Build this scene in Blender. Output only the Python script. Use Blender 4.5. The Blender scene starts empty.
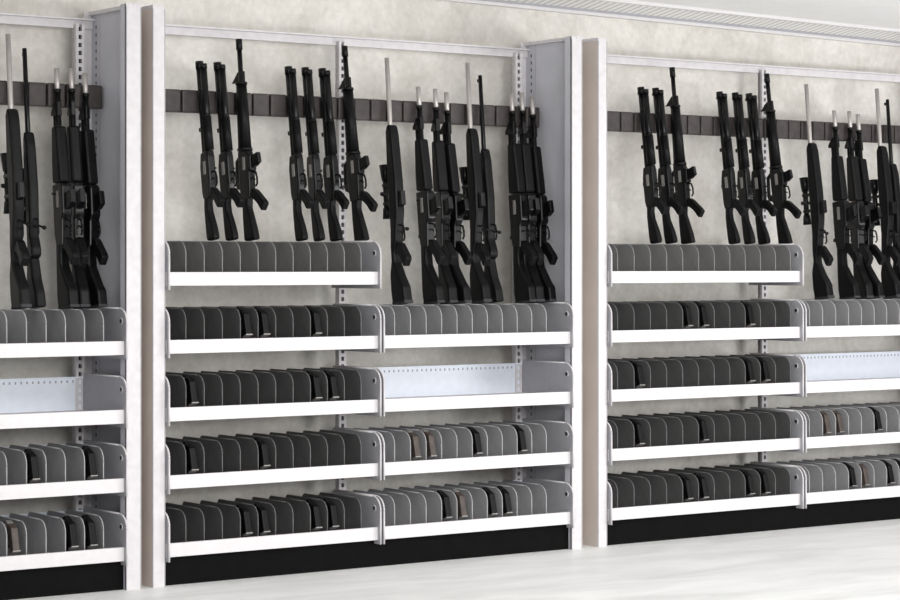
import bpy, bmesh, math, random
from mathutils import Vector, Matrix
random.seed(4)
scene = bpy.context.scene
COL = scene.collection
scene.view_settings.view_transform = 'Standard'

# ------------------------------------------------------------ materials
def mat(name, col, rough=0.5, metal=0.0, var=0.05, scale=30.0, bump=0.0, spec=0.5):
    m = bpy.data.materials.new(name); m.use_nodes = True
    nt = m.node_tree; b = nt.nodes["Principled BSDF"]
    tc = nt.nodes.new("ShaderNodeTexCoord")
    n = nt.nodes.new("ShaderNodeTexNoise"); n.inputs["Scale"].default_value = scale
    n.inputs["Detail"].default_value = 5
    r = nt.nodes.new("ShaderNodeValToRGB")
    r.color_ramp.elements[0].position = 0.3; r.color_ramp.elements[1].position = 0.7
    r.color_ramp.elements[0].color = (*[max(0, c*(1-var)) for c in col], 1)
    r.color_ramp.elements[1].color = (*[min(1, c*(1+var)) for c in col], 1)
    nt.links.new(tc.outputs["Object"], n.inputs["Vector"])
    nt.links.new(n.outputs["Fac"], r.inputs["Fac"])
    nt.links.new(r.outputs["Color"], b.inputs["Base Color"])
    b.inputs["Roughness"].default_value = rough
    b.inputs["Metallic"].default_value = metal
    b.inputs["Specular IOR Level"].default_value = spec
    if bump:
        bp = nt.nodes.new("ShaderNodeBump"); bp.inputs["Strength"].default_value = bump
        bp.inputs["Distance"].default_value = 0.01
        nt.links.new(n.outputs["Fac"], bp.inputs["Height"])
        nt.links.new(bp.outputs["Normal"], b.inputs["Normal"])
    return m

M_white = mat("white_enamel", (0.62, 0.60, 0.615), 0.5, var=0.06, spec=0.3)
M_lip = mat("shelf_lip_enamel", (0.67, 0.65, 0.66), 0.5, var=0.03, spec=0.3)
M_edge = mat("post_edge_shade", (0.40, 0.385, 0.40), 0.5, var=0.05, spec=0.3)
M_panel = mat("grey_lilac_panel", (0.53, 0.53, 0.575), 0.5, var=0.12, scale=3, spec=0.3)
M_tan = mat("taupe_side_paint", (0.62, 0.555, 0.51), 0.55, var=0.06, scale=5, spec=0.3)
M_bluewhite = mat("pale_blue_panel", (0.74, 0.79, 0.87), 0.45, var=0.03)
M_slot = mat("dark_slot", (0.03, 0.03, 0.035), 0.8)
M_black = mat("black_kick", (0.004, 0.004, 0.004), 0.8, var=0.2, spec=0.08)
M_dark = mat("charcoal_divider", (0.092, 0.092, 0.092), 0.55, var=0.25, scale=9, spec=0.2)
M_darkrim = mat("charcoal_rim", (0.125, 0.125, 0.125), 0.5, spec=0.2)
M_mid = mat("grey_divider", (0.19, 0.188, 0.185), 0.55, var=0.2, scale=9, spec=0.25)
M_midrim = mat("grey_rim", (0.225, 0.225, 0.225), 0.5, spec=0.2)
M_light = mat("light_grey_divider", (0.31, 0.31, 0.32), 0.55, var=0.18, scale=9, spec=0.25)
M_lightrim = mat("light_grey_rim", (0.37, 0.37, 0.38), 0.5, spec=0.2)
M_end = mat("end_plate_enamel", (0.36, 0.36, 0.385), 0.5, var=0.04, spec=0.3)
M_gun = mat("gun_black", (0.0035, 0.0035, 0.004), 0.28, var=0.3, scale=60, spec=0.24)
M_gun2 = mat("gun_polymer", (0.004, 0.004, 0.0045), 0.42, var=0.3, scale=120, spec=0.15)
M_steel = mat("gun_steel", (0.50, 0.47, 0.45), 0.4, 0.5)
M_gunmetal = mat("grey_gunmetal", (0.24, 0.23, 0.22), 0.35, 0.3)
M_brown = mat("brown_grip", (0.055, 0.040, 0.033), 0.5, var=0.3)
M_bar = mat("rack_bar_rubber", (0.012, 0.010, 0.010), 0.7, var=0.2, spec=0.15)
M_bar2 = mat("rack_bar_block", (0.046, 0.039, 0.038), 0.5, var=0.3, spec=0.35)

def wall_mat():
    m = bpy.data.materials.new("mottled_plaster"); m.use_nodes = True
    nt = m.node_tree; b = nt.nodes["Principled BSDF"]; b.inputs["Roughness"].default_value = 0.9
    tc = nt.nodes.new("ShaderNodeTexCoord")
    n1 = nt.nodes.new("ShaderNodeTexNoise"); n1.inputs["Scale"].default_value = 3.4; n1.inputs["Detail"].default_value = 10
    n1.inputs["Roughness"].default_value = 0.7; n1.inputs["Distortion"].default_value = 0.4
    n2 = nt.nodes.new("ShaderNodeTexNoise"); n2.inputs["Scale"].default_value = 40; n2.inputs["Detail"].default_value = 4
    r1 = nt.nodes.new("ShaderNodeValToRGB")
    r1.color_ramp.elements[0].position = 0.32; r1.color_ramp.elements[0].color = (0.585, 0.56, 0.515, 1)
    r1.color_ramp.elements[1].position = 0.68; r1.color_ramp.elements[1].color = (0.82, 0.80, 0.755, 1)
    r2 = nt.nodes.new("ShaderNodeValToRGB")
    r2.color_ramp.elements[0].position = 0.3; r2.color_ramp.elements[0].color = (0.88, 0.88, 0.88, 1)
    r2.color_ramp.elements[1].position = 0.7; r2.color_ramp.elements[1].color = (1, 1, 1, 1)
    mx = nt.nodes.new("ShaderNodeMixRGB"); mx.blend_type = 'MULTIPLY'; mx.inputs[0].default_value = 1
    for n in (n1, n2): nt.links.new(tc.outputs["Object"], n.inputs["Vector"])
    nt.links.new(n1.outputs["Fac"], r1.inputs["Fac"]); nt.links.new(n2.outputs["Fac"], r2.inputs["Fac"])
    nt.links.new(r1.outputs["Color"], mx.inputs[1]); nt.links.new(r2.outputs["Color"], mx.inputs[2])
    nt.links.new(mx.outputs[0], b.inputs["Base Color"])
    return m
def floor_mat():
    m = bpy.data.materials.new("white_marble_floor"); m.use_nodes = True
    nt = m.node_tree; b = nt.nodes["Principled BSDF"]; b.inputs["Roughness"].default_value = 0.45
    b.inputs["Specular IOR Level"].default_value = 0.3
    tc = nt.nodes.new("ShaderNodeTexCoord"); mp = nt.nodes.new("ShaderNodeMapping")
    mp.inputs["Scale"].default_value = (0.9, 3.2, 1)
    mp.inputs["Rotation"].default_value = (0, 0, math.radians(5))
    n = nt.nodes.new("ShaderNodeTexNoise"); n.inputs["Scale"].default_value = 1.8; n.inputs["Detail"].default_value = 8
    n.inputs["Distortion"].default_value = 0.5; n.inputs["Roughness"].default_value = 0.6
    r = nt.nodes.new("ShaderNodeValToRGB")
    r.color_ramp.elements[0].position = 0.3; r.color_ramp.elements[0].color = (0.68, 0.68, 0.68, 1)
    r.color_ramp.elements[1].position = 0.65; r.color_ramp.elements[1].color = (0.86, 0.86, 0.855, 1)
    nt.links.new(tc.outputs["Object"], mp.inputs["Vector"]); nt.links.new(mp.outputs["Vector"], n.inputs["Vector"])
    nt.links.new(n.outputs["Fac"], r.inputs["Fac"]); nt.links.new(r.outputs["Color"], b.inputs["Base Color"])
    return m
def rib_mat():
    m = bpy.data.materials.new("ribbed_strip"); m.use_nodes = True
    nt = m.node_tree; b = nt.nodes["Principled BSDF"]; b.inputs["Roughness"].default_value = 0.5
    tc = nt.nodes.new("ShaderNodeTexCoord")
    v = nt.nodes.new("ShaderNodeTexWave"); v.wave_type = 'BANDS'; v.bands_direction = 'X'; v.inputs["Scale"].default_value = 8
    v.inputs["Distortion"].default_value = 0
    r = nt.nodes.new("ShaderNodeValToRGB")
    r.color_ramp.elements[0].position = 0.10; r.color_ramp.elements[0].color = (0.56, 0.55, 0.54, 1)
    r.color_ramp.elements[1].position = 0.50; r.color_ramp.elements[1].color = (0.84, 0.83, 0.82, 1)
    nt.links.new(tc.outputs["Object"], v.inputs["Vector"]); nt.links.new(v.outputs["Fac"], r.inputs["Fac"])
    nt.links.new(r.outputs["Color"], b.inputs["Base Color"])
    return m

# ------------------------------------------------------------ mesh helpers
class B:
    def __init__(s): s.bm = bmesh.new(); s.mats = []
    def mi(s, m):
        if m not in s.mats: s.mats.append(m)
        return s.mats.index(m)
    def merge(s, t, m, smooth=False, bevel=0.0):
        if bevel:
            bmesh.ops.bevel(t, geom=t.edges[:], offset=bevel, segments=2, profile=0.5, affect='EDGES', clamp_overlap=True)
        i = s.mi(m)
        for f in t.faces: f.material_index = i; f.smooth = smooth
        bmesh.ops.recalc_face_normals(t, faces=t.faces[:])
        me = bpy.data.meshes.new("tmp"); t.to_mesh(me); t.free()
        s.bm.from_mesh(me); bpy.data.meshes.remove(me)
        return s
    def box(s, x0, x1, y0, y1, z0, z1, m, bevel=0.0):
        t = bmesh.new()
        bmesh.ops.create_cube(t, size=1)
        for v in t.verts:
            v.co = Vector(((x0+x1)/2+v.co.x*(x1-x0), (y0+y1)/2+v.co.y*(y1-y0), (z0+z1)/2+v.co.z*(z1-z0)))
        return s.merge(t, m, bevel=bevel)
    def prism(s, pts, x0, x1, m, bevel=0.0):
        t = bmesh.new()
        vs = [t.verts.new((x0, p[0], p[1])) for p in pts]
        f = t.faces.new(vs)
        r = bmesh.ops.extrude_face_region(t, geom=[f])
        for e in r['geom']:
            if isinstance(e, bmesh.types.BMVert): e.co.x = x1
        return s.merge(t, m, bevel=bevel)
    def gp(s, pts, w, m, bevel=0.004):
        return s.prism([(-a, b) for a, b in pts], -w/2, w/2, m, bevel)
    def cyl(s, p0, p1, r, m, r2=None, seg=14):
        p0 = Vector(p0); p1 = Vector(p1); d = p1-p0
        t = bmesh.new()
        bmesh.ops.create_cone(t, cap_ends=True, segments=seg, radius1=r, radius2=r if r2 is None else r2, depth=d.length)
        q = d.to_track_quat('Z', 'Y').to_matrix().to_4x4()
        bmesh.ops.transform(t, matrix=Matrix.Translation((p0+p1)/2) @ q, verts=t.verts[:])
        return s.merge(t, m, smooth=True)
    def ball(s, c, r, m):
        t = bmesh.new(); bmesh.ops.create_uvsphere(t, u_segments=12, v_segments=8, radius=r)
        bmesh.ops.translate(t, vec=Vector(c), verts=t.verts[:])
        return s.merge(t, m, smooth=True)
    def mesh(s, name):
        me = bpy.data.meshes.new(name); s.bm.to_mesh(me); s.bm.free()
        for m in s.mats: me.materials.append(m)
        return me

def obj(name, me, parent=None, loc=(0, 0, 0), **props):
    o = bpy.data.objects.new(name, me); COL.objects.link(o)
    o.location = loc
    if parent: o.parent = parent
    for k, v in props.items(): o[k] = v
    return o

# ------------------------------------------------------------ room
WALL_Y = 0.46
b = B(); b.box(-4.5, 8.5, WALL_Y, WALL_Y+0.1, 0, 2.60, wall_mat()); obj("wall_back", b.mesh("wall_back"), kind="structure")
b = B(); b.box(-8, 8.5, -10, WALL_Y+0.1, -0.1, 0, floor_mat()); obj("floor", b.mesh("floor"), kind="structure")
TILT = math.atan(0.016); CZ = 2.412       # the ceiling falls gently along the wall
b = B(); b.box(-6.2, 6.8, -2.2, WALL_Y-0.001, 0, 0.1, mat("ceiling_paint", (0.95, 0.95, 0.945), 0.8, var=0.02, scale=6))
c = obj("ceiling", b.mesh("ceiling"), loc=(1.7, 0, CZ+0.014), kind="structure"); c.rotation_euler = (0, TILT, 0)
b = B(); b.prism([(0.44, -0.034), (0.44, -0.001), (0.27, -0.001), (0.27, -0.004)], -6.2, 6.8, rib_mat())
b.box(-6.2, 6.8, 0.432, WALL_Y-0.001, -0.056, 0, M_lip); b.box(-6.2, 6.8, 0.250, 0.272, -0.014, 0, M_lip)
b.box(-6.2, 6.8, 0.426, 0.432, -0.042, 0, M_end)
t = obj("trim_1", b.mesh("trim_1"), loc=(1.7, 0, CZ+0.014), kind="structure"); t.rotation_euler = (0, TILT, 0)

# ------------------------------------------------------------ cabinets
DEPTH = 0.38; H = 2.2
SHZ = [1.192, 0.934, 0.677, 0.420, 0.162]
LIP = 0.052

def rounded_plate(y0, y1, z0, z1, r, n=6):
    pts = [(y1, z0), (y1, z1-0.012), (y1-0.012, z1)]
    for i in range(n+1):
        a = math.pi/2 + (math.pi/2)*i/n
        pts.append((y0+r+r*math.cos(a), z1-r+r*math.sin(a)))
    pts += [(y0, z0)]
    return pts

def divider_mesh(body, rim, name):
    b = B(); t = 0.003
    outer = rounded_plate(0.0, 0.315, 0, 0.136, 0.050, 8)
    b.prism(outer, -t/2, t/2, body)
    for i in range(1, len(outer)-1):
        p, q = outer[i], outer[i+1]
        b.cyl((0, p[0], p[1]), (0, q[0], q[1]), 0.0024, rim, seg=6)
    return b.mesh(name)
DIV = {"dark": divider_mesh(M_dark, M_darkrim, "divider_dark"),
       "mid": divider_mesh(M_mid, M_midrim, "divider_mid"),
       "light": divider_mesh(M_light, M_lightrim, "divider_light")}

def endplate_mesh():
    b = B(); t = 0.004
    outer = rounded_plate(-0.024, 0.34, -LIP-0.016, 0.122, 0.055, 8)
    b.prism(outer, -t/2, t/2, M_end)
    for i in range(1, len(outer)-1):
        p, q = outer[i], outer[i+1]
        b.cyl((0, p[0], p[1]), (0, q[0], q[1]), 0.0038, M_white, seg=6)
    b.cyl((-0.0035, 0.018, 0.075), (0.0035, 0.018, 0.075), 0.009, M_slot, seg=12)
    b.cyl((-0.003, 0.018, 0.075), (0.003, 0.018, 0.075), 0.013, M_white, seg=12)
    return b.mesh("end_plate")
ENDP = endplate_mesh()

def upright_mesh():
    b = B(); w = 0.036
    b.box(-w/2, w/2, 0.012, 0.03, 0, 2.14, M_slot)
    b.box(-w/2, -w*0.2, 0, 0.03, 0, 2.15, M_white)
    b.box(w*0.2, w/2, 0, 0.03, 0, 2.15, M_white)
    z = 0.0
    while z < 2.13:
        b.box(-w*0.2, w*0.2, 0, 0.012, z, z+0.014, M_white); z += 0.031
    return b.mesh("slotted_upright")
UPR = upright_mesh()

def side_panel(side, x, fl):
    b = B()
    s = -side
    def bx(a0, a1, *r):
        xs = sorted((x+s*a0, x+s*a1)); b.box(xs[0], xs[1], *r)
    bx(0.002, 0.018, 0.005, DEPTH, 0, H, M_panel)
    bx(0.0, 0.002, 0.006, DEPTH-0.002, 0, H-0.013, M_tan)
    bx(0.0, fl, -0.002, 0.006, 0, H, M_white)
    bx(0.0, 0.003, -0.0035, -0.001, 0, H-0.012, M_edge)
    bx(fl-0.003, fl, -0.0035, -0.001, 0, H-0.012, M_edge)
    bx(fl-0.006, fl, 0.0, 0.045, 0, H, M_panel)
    bx(0.0021, fl*0.8, DEPTH-0.008, DEPTH+0.001, 0, H, M_white)
    bx(-0.001, 0.032, -0.004, DEPTH+0.002, H-0.012, H+0.002, M_white)
    z = 0.12
    while z < 2.15:
        bx(0.0175, 0.0187, 0.33, 0.337, z, z+0.013, M_slot); z += 0.031
    bx(0.0175, 0.0187, 0.300, 0.303, 0.0, H-0.012, M_edge)
    return b.mesh("side_panel")

def build_cabinet(xl, xm, xr, fl_l, fl_r, left, right, label):
    root = obj("weapon_storage_cabinet", None, loc=(0, 0, 0), label=label, category="cabinet", group="row of weapon storage cabinets")
    root.location = ((xl+xr)/2, 0.19, 0)
    off = Vector(root.location)
    def part(name, me, loc=(0, 0, 0), parent=None, **p):
        par = parent or root
        l = Vector(loc) - (off if par is root else Vector((0, 0, 0)))
        return obj(name, me, par, l, **p)
    part("side_panel", side_panel(-1, xl, fl_l)); part("side_panel", side_panel(1, xr, fl_r))
    b = B()
    b.box(xl+0.02, xr-0.02, DEPTH-0.022, DEPTH-0.002, 2.135, 2.17, M_white)
    b.box(xl+0.02, xr-0.02, DEPTH-0.045, DEPTH-0.002, 2.166, 2.172, M_white)
    part("top_rail", b.mesh("top_rail"))
    b = B(); b.box(xl+0.02, xr-0.02, 0.02, 0.03, 0, 0.112, M_black)
    b.box(xl+0.02, xr-0.02, 0.03, 0.05, 0.095, 0.103, M_black); part("kick_plate", b.mesh("kick_plate"))
    for ux in (xl+0.045, xm, xr-0.085):
        part("slotted_upright", UPR, (ux, DEPTH-0.045, 0.0))
    b = B()
    b.box(xl+0.02, xr-0.02, 0.280, 0.308, 1.822, 1.902, M_bar)
    n = int(round((xr-xl-0.05)/0.080)); p = (xr-xl-0.05)/n
    for i in range(n):
        x0 = xl+0.025+i*p
        b.box(x0+0.0035, x0+p-0.0035, 0.258, 0.291, 1.820, 1.910, M_bar2, bevel=0.006)
    part("barrel_rack", b.mesh("barrel_rack"), label="dark brown notched barrel rest")
    for sect in (left, right):
        if not sect: continue
        x0, x1 = sect["x"]
        for si in sect["shelves"]:
            zt = SHZ[si]
            b = B()
            b.box(0, x1-x0, 0.0, 0.345, -0.024, -0.018, M_white)
            b.box(0, x1-x0, -0.006, 0.0, -LIP, 0, M_lip, bevel=0.0015)
            b.box(0, x1-x0, 0.0, 0.014, -LIP, -LIP+0.004, M_lip)
            b.box(0, x1-x0, 0.0, 0.008, -0.004, 0, M_lip)
            sh = part("shelf", b.mesh("shelf"), (x0, 0, zt))
            for ex in (0.003, x1-x0-0.003): part("end_plate", ENDP, (ex, 0, 0), sh, label="grey end plate with rounded corner and small hole")
            if sect["back"]:
                b = B(); b.box(0.004, x1-x0-0.004, 0.34, 0.345, -0.02, 0.110, M_bluewhite)
                b.box(0.004, x1-x0-0.004, 0.333, 0.345, 0.106, 0.111, M_bluewhite)
                x = 0.03
                while x < x1-x0-0.03:
                    b.box(x, x+0.006, 0.3385, 0.341, 0.088, 0.098, M_end); x += 0.024
                part("back_panel", b.mesh("back_panel"), (0, 0, 0), sh, label="pale blue perforated back panel")
            if si in sect["empty"]: continue
            c = sect["phase"] - sect["pitch"]*40.5
            kind = sect["tone"][si]
            while c < x1-0.012:
                if c > x0+0.012 and c < sect.get("maxd", 99):
                    part("divider", DIV[kind], (c-x0, 0.012, -0.018), sh)
                c += sect["pitch"]
            if "last" in sect: part("divider", DIV[kind], (sect["last"]-x0, 0.012, -0.018), sh)
    return root

toneL = {0: "mid", 1: "dark", 2: "dark", 3: "dark", 4: "dark"}
toneR = {1: "light", 2: "light", 3: "light", 4: "light"}
LBL = "white steel weapon cabinet with shelves of grey dividers"
PR = 0.078
build_cabinet(-2.13, -1.02, -0.0385, 0.055, 0.063,
    None, dict(x=(-1.05, -0.107), shelves=(1, 2, 3, 4), empty=(2,), back=True, phase=-0.15, pitch=PR, tone=toneR, maxd=-0.15),
    LBL)
build_cabinet(0.0107, 1.082, 2.088, 0.053, 0.058,
    dict(x=(0.066, 1.034), shelves=(0, 1, 2, 3, 4), empty=(), back=False, phase=0.04, pitch=0.08, tone=toneL),
    dict(x=(1.045, 2.024), shelves=(1, 2, 3, 4), empty=(2,), back=True, phase=1.24, pitch=PR, tone=toneR, maxd=1.95),
    LBL + " and rifles")
build_cabinet(2.176, 3.475, 4.62, 0.05, 0.058,
    dict(x=(2.230, 3.379), shelves=(0, 1, 2, 3, 4), empty=(), back=False, phase=2.625, pitch=0.094, tone=toneL, maxd=3.35),
    dict(x=(3.392, 4.556), shelves=(1, 2, 3, 4), empty=(2,), back=True, phase=3.664, pitch=0.085, tone=toneR),
    LBL + " and rifles")

# ------------------------------------------------------------ guns
def curved_grip(b, a0, b0, drop, out, w0, m, thick):
    top, bot = [], []
    n = 6
    for i in range(n+1):
        t = i/n
        a = a0 + out*(t**0.8); z = b0 - drop*(t**1.25)
        w = w0*(1-0.25*math.sin(math.pi*t)) * (1.0 if t < 0.95 else 0.8)
        top.append((a + w*0.35, z + w*0.62)); bot.append((a - w*0.35, z - w*0.45))
    b.gp(top + bot[::-1], thick, m, 0.004)
def guard_loop(b, a0, z1, z0, d):
    pts = [(a0, z1), (a0+d*0.8, z1-0.006), (a0+d, z1-0.03), (a0+d, z0+0.012), (a0+d*0.7, z0)]
    for p, q in zip(pts[:-1], pts[1:]): b.cyl((0, -p[0], p[1]), (0, -q[0], q[1]), 0.0042, M_gun, seg=6)
    b.cyl((0, -a0, (z0+z1)/2+0.008), (0, -a0-d*0.6, (z0+z1)/2-0.004), 0.003, M_gun, seg=6)

def g_shotgun():
    P = {}
    b = B(); b.cyl((0, 0, 0.38), (0, 0, 0.82), 0.0140, M_gun); b.cyl((0, 0, 0.785), (0, 0, 0.822), 0.0160, M_gun)
    b.box(-0.003, 0.003, 0.008, 0.022, 0.785, 0.80, M_gun); P["barrel"] = b.mesh("sg_barrel")
    b = B(); b.cyl((0, -0.026, 0.42), (0, -0.026, 0.80), 0.0140, M_gun); b.cyl((0, -0.026, 0.785), (0, -0.026, 0.805), 0.0155, M_gun)
    b.box(-0.012, 0.012, -0.036, 0.006, 0.69, 0.702, M_gun, 0.003)
    b.box(-0.010, 0.010, 0.0, 0.024, 0.50, 0.52, M_gun, 0.003); P["magazine_tube"] = b.mesh("sg_tube")
    b = B(); b.cyl((0, -0.025, 0.41), (0, -0.025, 0.56), 0.0205, M_gun2, r2=0.018, seg=16); b.cyl((0, -0.025, 0.56), (0, -0.025, 0.58), 0.018, M_gun2, r2=0.014, seg=16)
    P["forend"] = b.mesh("sg_forend")
    b = B(); b.gp([(-0.018, 0.19), (-0.024, 0.22), (-0.026, 0.34), (-0.016, 0.40), (0.034, 0.41), (0.040, 0.38), (0.040, 0.26), (0.028, 0.19)], 0.034, M_gun, 0.007)
    b.gp([(-0.024, 0.30), (-0.036, 0.303), (-0.038, 0.325), (-0.024, 0.33)], 0.012, M_gun, 0.002)
    b.gp([(0.0, 0.30), (0.0, 0.36), (0.018, 0.36), (0.018, 0.30)], 0.037, M_gunmetal, 0.002)
    b.cyl((0.015, -0.01, 0.33), (0.034, -0.015, 0.33), 0.005, M_gun)
    guard_loop(b, 0.036, 0.31, 0.240, 0.030)
    P["receiver"] = b.mesh("sg_receiver")
    b = B(); curved_grip(b, 0.028, 0.215, 0.065, 0.058, 0.036, M_gun2, 0.028)
    P["grip"] = b.mesh("sg_grip")
    b = B(); b.gp([(-0.016, 0.21), (0.018, 0.21), (0.008, 0.17), (0.010, 0.13), (0.032, 0.06), (0.040, 0.02), (0.038, 0.0), (-0.016, 0.0), (-0.020, 0.04), (-0.022, 0.14)], 0.030, M_gun2, 0.008)
    P["stock"] = b.mesh("sg_stock")
    return P
def g_assault():
    P = {}
    b = B(); b.cyl((0, 0, 0.44), (0, 0, 0.885), 0.0100, M_gun); b.cyl((0, 0, 0.875), (0, 0, 0.925), 0.0130, M_gun)
    b.gp([(-0.044, 0.728), (-0.044, 0.738), (-0.012, 0.775), (0.018, 0.775), (0.018, 0.725)], 0.014, M_gun, 0.002)
    b.cyl((0, 0.042, 0.733), (0, 0.054, 0.733), 0.004, M_gun)
    P["barrel"] = b.mesh("ar_barrel")
    b = B(); b.cyl((0, 0, 0.42), (0, 0, 0.72), 0.027, M_gun2, r2=0.021, seg=18); b.cyl((0, 0, 0.41), (0, 0, 0.422), 0.031, M_gun, seg=18); b.cyl((0, 0, 0.715), (0, 0, 0.725), 0.024, M_gun, seg=18)
    P["handguard"] = b.mesh("ar_handguard")
    b = B(); b.gp([(-0.024, 0.19), (-0.028, 0.24), (-0.028, 0.41), (0.026, 0.41), (0.032, 0.39), (0.046, 0.385), (0.046, 0.315), (0.036, 0.31), (0.032, 0.19)], 0.034, M_gun, 0.005)
    b.gp([(0.0, 0.32), (0.0, 0.38), (0.016, 0.38), (0.016, 0.32)], 0.037, M_gunmetal, 0.002)
    guard_loop(b, 0.034, 0.31, 0.24, 0.030)
    P["receiver"] = b.mesh("ar_receiver")
    b = B(); b.gp([(-0.026, 0.23), (-0.056, 0.245), (-0.062, 0.27), (-0.056, 0.37), (-0.026, 0.40), (-0.026, 0.385), (-0.046, 0.36), (-0.050, 0.28), (-0.026, 0.26)], 0.015, M_gun, 0.002)
    P["carry_handle"] = b.mesh("ar_carry")
    b = B(); b.gp([(0.042, 0.325), (0.042, 0.380), (0.064, 0.386), (0.082, 0.392), (0.088, 0.348), (0.066, 0.332)], 0.020, M_gun, 0.003)
    P["magazine"] = b.mesh("ar_mag")
    b = B(); curved_grip(b, 0.032, 0.210, 0.075, 0.072, 0.036, M_gun2, 0.028)
    P["grip"] = b.mesh("ar_grip")
    b = B(); b.gp([(-0.020, 0.20), (0.020, 0.20), (0.014, 0.15), (0.040, 0.05), (0.048, 0.0), (-0.020, 0.0), (-0.022, 0.10)], 0.032, M_gun2, 0.008)
    P["stock"] = b.mesh("ar_stock")
    return P
def scope(b, a, z0, z1):
    y = -a
    b.cyl((0, y, z0), (0, y, z1), 0.0125, M_gun)
    b.cyl((0, y, z0), (0, y, z0+0.05), 0.020, M_gun, r2=0.016); b.cyl((0, y, z1-0.075), (0, y, z1), 0.016, M_gun, r2=0.024)
    zc = (z0+z1)/2 - 0.01
    b.cyl((-0.025, y, zc), (0.025, y, zc), 0.009, M_gun); b.cyl((0, y, zc), (0, y+0.026, zc), 0.009, M_gun)
    for zz in (zc-0.045, zc+0.04): b.box(-0.012, 0.012, y-0.035, y+0.012, zz-0.007, zz+0.007, M_gun, 0.002)
def g_sniper():
    P = {}
    b = B(); b.cyl((0, 0, 0.50), (0, 0, 1.14), 0.0115, M_steel, r2=0.0095); P["barrel"] = b.mesh("sn_barrel")
    b = B(); b.cyl((0, 0, 0.33), (0, 0, 0.62), 0.019, M_gun)
    b.cyl((0.012, -0.004, 0.36), (0.034, -0.030, 0.345), 0.0045, M_gun); b.ball((0.036, -0.034, 0.343), 0.009, M_gun)
    guard_loop(b, 0.036, 0.36, 0.285, 0.030)
    P["receiver"] = b.mesh("sn_receiver")
    b = B(); scope(b, -0.056, 0.40, 0.65); P["scope"] = b.mesh("sn_scope")
    b = B(); b.gp([(-0.010, 0.80), (0.006, 0.83), (0.024, 0.82), (0.034, 0.78), (0.042, 0.66), (0.048, 0.56), (0.046, 0.42), (0.034, 0.35), (0.026, 0.29),
             (0.010, 0.24), (0.008, 0.19), (0.034, 0.13), (0.066, 0.075), (0.074, 0.0), (-0.020, 0.0), (-0.028, 0.06), (-0.028, 0.14), (-0.014, 0.20), (-0.016, 0.26), (-0.010, 0.34), (-0.014, 0.60)], 0.044, M_gun2, 0.009)
    curved_grip(b, 0.024, 0.255, 0.075, 0.056, 0.040, M_gun2, 0.032)
    P["stock"] = b.mesh("sn_stock")
    b = B(); b.gp([(0.04, 0.44), (0.04, 0.51), (0.072, 0.515), (0.074, 0.45)], 0.022, M_gun, 0.003)
    P["magazine"] = b.mesh("sn_mag")
    b = B(); b.box(-0.022, 0.022, -0.075, 0.021, -0.002, 0.014, M_slot, 0.004); P["butt_pad"] = b.mesh("sn_pad")
    return P
def g_battle():
    P = {}
    b = B(); b.cyl((0, 0, 0.55), (0, 0, 0.93), 0.0110, M_gun); b.cyl((0, 0, 0.90), (0, 0, 1.03), 0.0100, M_steel); b.cyl((0, 0, 0.925), (0, 0, 0.94), 0.0135, M_gun)
    P["barrel"] = b.mesh("br_barrel")
    b = B(); b.gp([(-0.046, 0.830), (-0.046, 0.845), (-0.018, 0.885), (0.014, 0.885), (0.014, 0.825)], 0.018, M_gun, 0.003)
    b.cyl((0, 0.022, 0.56), (0, 0.022, 0.85), 0.0095, M_gun); P["front_sight"] = b.mesh("br_front")
    b = B(); b.gp([(-0.030, 0.535), (-0.030, 0.62), (-0.022, 0.78), (0.020, 0.78), (0.034, 0.60), (0.038, 0.535)], 0.046, M_gun2, 0.010)
    P["handguard"] = b.mesh("br_handguard")
    b = B(); b.gp([(-0.022, 0.270), (-0.032, 0.32), (-0.034, 0.53), (0.034, 0.535), (0.046, 0.52), (0.046, 0.40), (0.034, 0.38), (0.026, 0.265)], 0.042, M_gun, 0.006)
    b.gp([(-0.028, 0.31), (-0.054, 0.315), (-0.054, 0.330), (-0.03, 0.345)], 0.012, M_gun, 0.002)
    b.gp([(-0.004, 0.43), (-0.004, 0.50), (0.014, 0.50), (0.014, 0.43)], 0.0445, M_gunmetal, 0.002)
    b.cyl((-0.018, 0.01, 0.49), (-0.034, 0.01, 0.49), 0.005, M_gun)
    guard_loop(b, 0.034, 0.375, 0.305, 0.032)
    P["receiver"] = b.mesh("br_receiver")
    b = B(); b.gp([(0.040, 0.415), (0.040, 0.485), (0.068, 0.492), (0.090, 0.500), (0.096, 0.442), (0.072, 0.422)], 0.022, M_gun, 0.003); P["magazine"] = b.mesh("br_mag")
    b = B(); curved_grip(b, 0.026, 0.275, 0.085, 0.064, 0.040, M_gun2, 0.030); P["grip"] = b.mesh("br_grip")
    b = B(); b.gp([(-0.024, 0.280), (0.018, 0.280), (0.008, 0.23), (0.010, 0.18), (0.050, 0.10), (0.070, 0.07), (0.074, 0.0), (-0.026, 0.0), (-0.032, 0.05), (-0.030, 0.14)], 0.042, M_gun2, 0.009)
    b.box(-0.020, 0.020, -0.075, 0.027, -0.002, 0.010, M_slot, 0.003); P["stock"] = b.mesh("br_stock")
    return P
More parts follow.
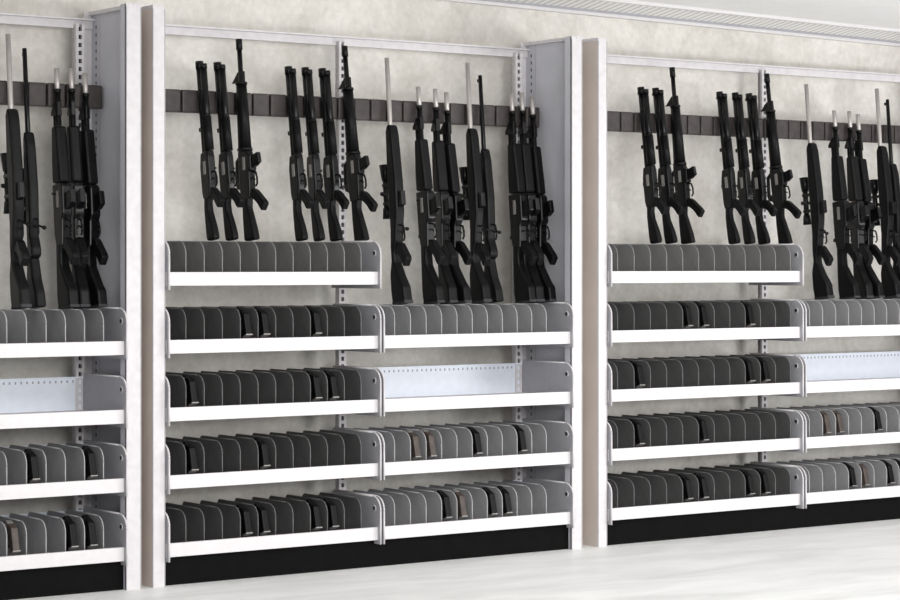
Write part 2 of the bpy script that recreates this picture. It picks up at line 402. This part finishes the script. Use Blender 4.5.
def g_hunting():
    P = {}
    b = B(); b.cyl((0, 0, 0.50), (0, 0, 1.09), 0.0110, M_gun, r2=0.0085); b.box(-0.002, 0.002, 0.006, 0.022, 1.06, 1.075, M_gun)
    P["barrel"] = b.mesh("hr_barrel")
    b = B(); b.cyl((0, 0, 0.32), (0, 0, 0.58), 0.018, M_gun)
    b.cyl((0.012, -0.004, 0.35), (0.034, -0.030, 0.335), 0.0045, M_gun); b.ball((0.036, -0.033, 0.333), 0.009, M_gun)
    guard_loop(b, 0.034, 0.37, 0.295, 0.030)
    P["receiver"] = b.mesh("hr_receiver")
    b = B(); scope(b, -0.050, 0.36, 0.59); P["scope"] = b.mesh("hr_scope")
    b = B(); b.gp([(-0.008, 0.71), (0.004, 0.74), (0.018, 0.73), (0.030, 0.68), (0.040, 0.50), (0.034, 0.36), (0.026, 0.30), (0.044, 0.245), (0.042, 0.215), (0.020, 0.205),
             (0.038, 0.12), (0.062, 0.06), (0.070, 0.0), (-0.018, 0.0), (-0.026, 0.06), (-0.026, 0.14), (-0.012, 0.21), (-0.010, 0.34), (-0.014, 0.60)], 0.040, M_gun2, 0.009)
    P["stock"] = b.mesh("hr_stock")
    return P
# kind: parts, category, label, overall z scale, lean in degrees
GUNS = {"shotgun": (g_shotgun(), "shotgun", "short black pump-action shotgun upright against the barrel rest", 0.868, 7.0),
        "assault": (g_assault(), "rifle", "black military carbine with carry handle upright in the rack", 0.880, 7.0),
        "sniper": (g_sniper(), "rifle", "scoped black rifle with long bare steel barrel, stood upright", 0.905, 5.4),
        "battle": (g_battle(), "rifle", "black battle rifle with steel muzzle, magazine and pistol grip", 0.885, 5.4),
        "hunting": (g_hunting(), "rifle", "slim black scoped hunting rifle with thin dark barrel", 0.90, 5.4)}
NAMES = {"shotgun": "shotgun", "assault": "assault_rifle", "sniper": "sniper_rifle", "battle": "battle_rifle", "hunting": "hunting_rifle"}
ROLL = {"shotgun": 2, "assault": 8, "sniper": -2, "battle": -3, "hunting": -4}
def gun(kind, xb, xt, group, dr=0, ds=0.0):
    parts, cat, label, sz, lean = GUNS[kind]
    short = kind in ("shotgun", "assault")
    zb = (SHZ[0] if short else SHZ[1]) - 0.018 + 0.141
    a = math.radians(lean)
    y0 = 0.234 - (1.866-zb)*math.tan(a)
    root = obj(NAMES[kind], None, loc=(xb, y0, zb), label=label, category=cat, group=group)
    L = 0.71 if short else 1.0
    R = Matrix.Rotation(math.atan2(xt-xb, L), 3, 'Y') @ Matrix.Rotation(-a, 3, 'X') @ Matrix.Rotation(math.radians(ROLL[kind]+dr), 3, 'Z')
    root.rotation_euler = R.to_euler()
    root.scale = (1.0, 1.03, sz+ds)
    for n, me in parts.items(): obj(n, me, root)
S, A, N, F_, U = "shotgun", "assault", "sniper", "battle", "hunting"
G1 = "firearms standing above the short shelf"
G2 = "long rifles standing in the tall bay"
for q in [(S, .362, .354), (S, .446, .436, 4), (A, .535, .541), (S, .770, .766), (S, .854, .846, -5), (S, .934, .928, 5), (A, 1.056, 1.046)]: gun(*q[:3], G1, *q[3:])
for q in [(N, 1.245, 1.248), (F_, 1.405, 1.400, 4, .005), (F_, 1.486, 1.487, -8), (F_, 1.538, 1.545, 9, -.012), (N, 1.650, 1.664), (U, 1.722, 1.728), (F_, 1.886, 1.892, 5), (F_, 1.946, 1.948, -8, .004), (F_, 1.994, 2.005, 6, -.012)]: gun(*q[:3], G2, *q[3:])
for q in [(N, -.4645, -.4626), (U, -.398, -.3976), (F_, -.272, -.268, 4), (F_, -.2125, -.208, -8, .004), (F_, -.158, -.1497, 7, -.012)]: gun(*q[:3], G2, *q[3:])
for q in [(S, 2.640, 2.633), (S, 2.730, 2.720, 4), (A, 2.828, 2.830), (S, 3.115, 3.110), (S, 3.212, 3.208, -5), (S, 3.302, 3.295, 5), (A, 3.435, 3.422)]: gun(*q[:3], G1, *q[3:])
for q in [(N, 3.668, 3.668), (F_, 3.838, 3.844, 4), (F_, 3.942, 3.945, -8), (F_, 3.998, 4.003, 8, -.012), (N, 4.130, 4.146), (U, 4.205, 4.215)]: gun(*q[:3], G2, *q[3:])

# pistols standing in some of the divider bays
def pistol_parts(gm, sl):
    P = {}
    b = B(); b.gp([(-0.018, 0.0), (0.014, 0.0), (0.016, 0.145), (-0.012, 0.152), (-0.018, 0.14)], 0.026, sl, 0.003)
    for i in range(4): b.box(-0.0138, 0.0138, -0.008, 0.012, 0.110+i*0.008, 0.114+i*0.008, M_steel)
    b.cyl((-0.0145, 0.002, 0.055), (0.0145, 0.002, 0.055), 0.006, M_steel)
    P["slide"] = b.mesh("pi_slide")
    b = B(); b.gp([(0.012, 0.145), (0.012, 0.100), (0.030, 0.090), (0.060, 0.030), (0.090, 0.045), (0.056, 0.132)], 0.030, gm, 0.005)
    b.gp([(0.058, 0.026), (0.092, 0.043), (0.090, 0.048), (0.056, 0.032)], 0.032, M_gunmetal, 0.001); P["grip"] = b.mesh("pi_grip")
    b = B(); b.gp([(0.012, 0.045), (0.034, 0.047), (0.038, 0.090), (0.030, 0.091), (0.027, 0.055), (0.012, 0.053)], 0.010, M_gun, 0.001); P["trigger_guard"] = b.mesh("pi_guard")
    return P
PB, PW = pistol_parts(M_gun2, M_gun), pistol_parts(M_brown, M_gunmetal)
def pistol(x, si, brown=False):
    root = obj("pistol", None, loc=(x, 0.090, SHZ[si]-0.018), category="pistol", group="pistols between shelf dividers",
               label="grey pistol with brown grip stood between shelf dividers" if brown else "black pistol stood muzzle down between shelf dividers")
    root.rotation_euler = (math.radians(6), 0, 0); root.scale = (0.95, 0.85, 0.92)
    for n, me in (PW if brown else PB).items(): obj(n, me, root)
for si, ks in {1: (5, 6, 9), 2: (2, 9, 10), 3: (2, 6), 4: (5, 6, 9, 10)}.items():
    for k in ks:
        pistol(0.04+0.08*k, si); pistol(2.249+0.094*k, si)
for si, ks in {3: ((2, 1), (3, 1), (6, 0), (9, 0)), 4: ((4, 0), (5, 1), (7, 0), (8, 0))}.items():
    for k, br in ks:
        pistol(1.084+PR*k, si, br)
        x = 3.409+0.085*k
        if x < 4.5: pistol(x, si, br)
for si, ks in {3: (-.462, -.228), 4: (-.54, -.228, -.306)}.items():
    for x in ks: pistol(x, si, si == 4 and x == -.54)

# ------------------------------------------------------------ light
w = bpy.data.worlds.new("World"); scene.world = w; w.use_nodes = True
w.node_tree.nodes["Background"].inputs[0].default_value = (0.98, 0.98, 1.0, 1)
w.node_tree.nodes["Background"].inputs[1].default_value = 0.34
def area(name, loc, target, sx, sy, e, col=(1, 1, 1)):
    l = bpy.data.lights.new(name, 'AREA'); l.shape = 'RECTANGLE'; l.size = sx; l.size_y = sy; l.energy = e; l.color = col
    o = bpy.data.objects.new(name, l); COL.objects.link(o); o.location = loc
    o.rotation_euler = (Vector(target)-Vector(loc)).to_track_quat('-Z', 'Y').to_euler()
area("added_top_light", (1.5, -4.0, 3.2), (2.0, -0.8, 0.0), 7, 1.5, 150, (1, 0.99, 0.97))  # unseen overhead area light added to brighten the floor, no actual fixture
area("room_fill_light", (-0.5, -7.0, 2.0), (1.9, 0.4, 1.4), 5, 1.5, 260, (1, 0.99, 0.97))
area("added_ceiling_fill", (5.2, -4.4, 0.8), (3.6, -0.3, 2.5), 2, 1, 110)  # added out of frame, aimed upward to whiten the ceiling

# ------------------------------------------------------------ camera
cam = bpy.data.cameras.new("Camera"); co = bpy.data.objects.new("Camera", cam); COL.objects.link(co)
co.location = (-4.139, -7.748, 1.219)
co.rotation_euler = (math.radians(90), 0, -math.atan2(0.581, 0.814))
cam.sensor_width = 36; cam.lens = 92.32; cam.shift_y = -35/900
cam.clip_end = 100
scene.camera = co
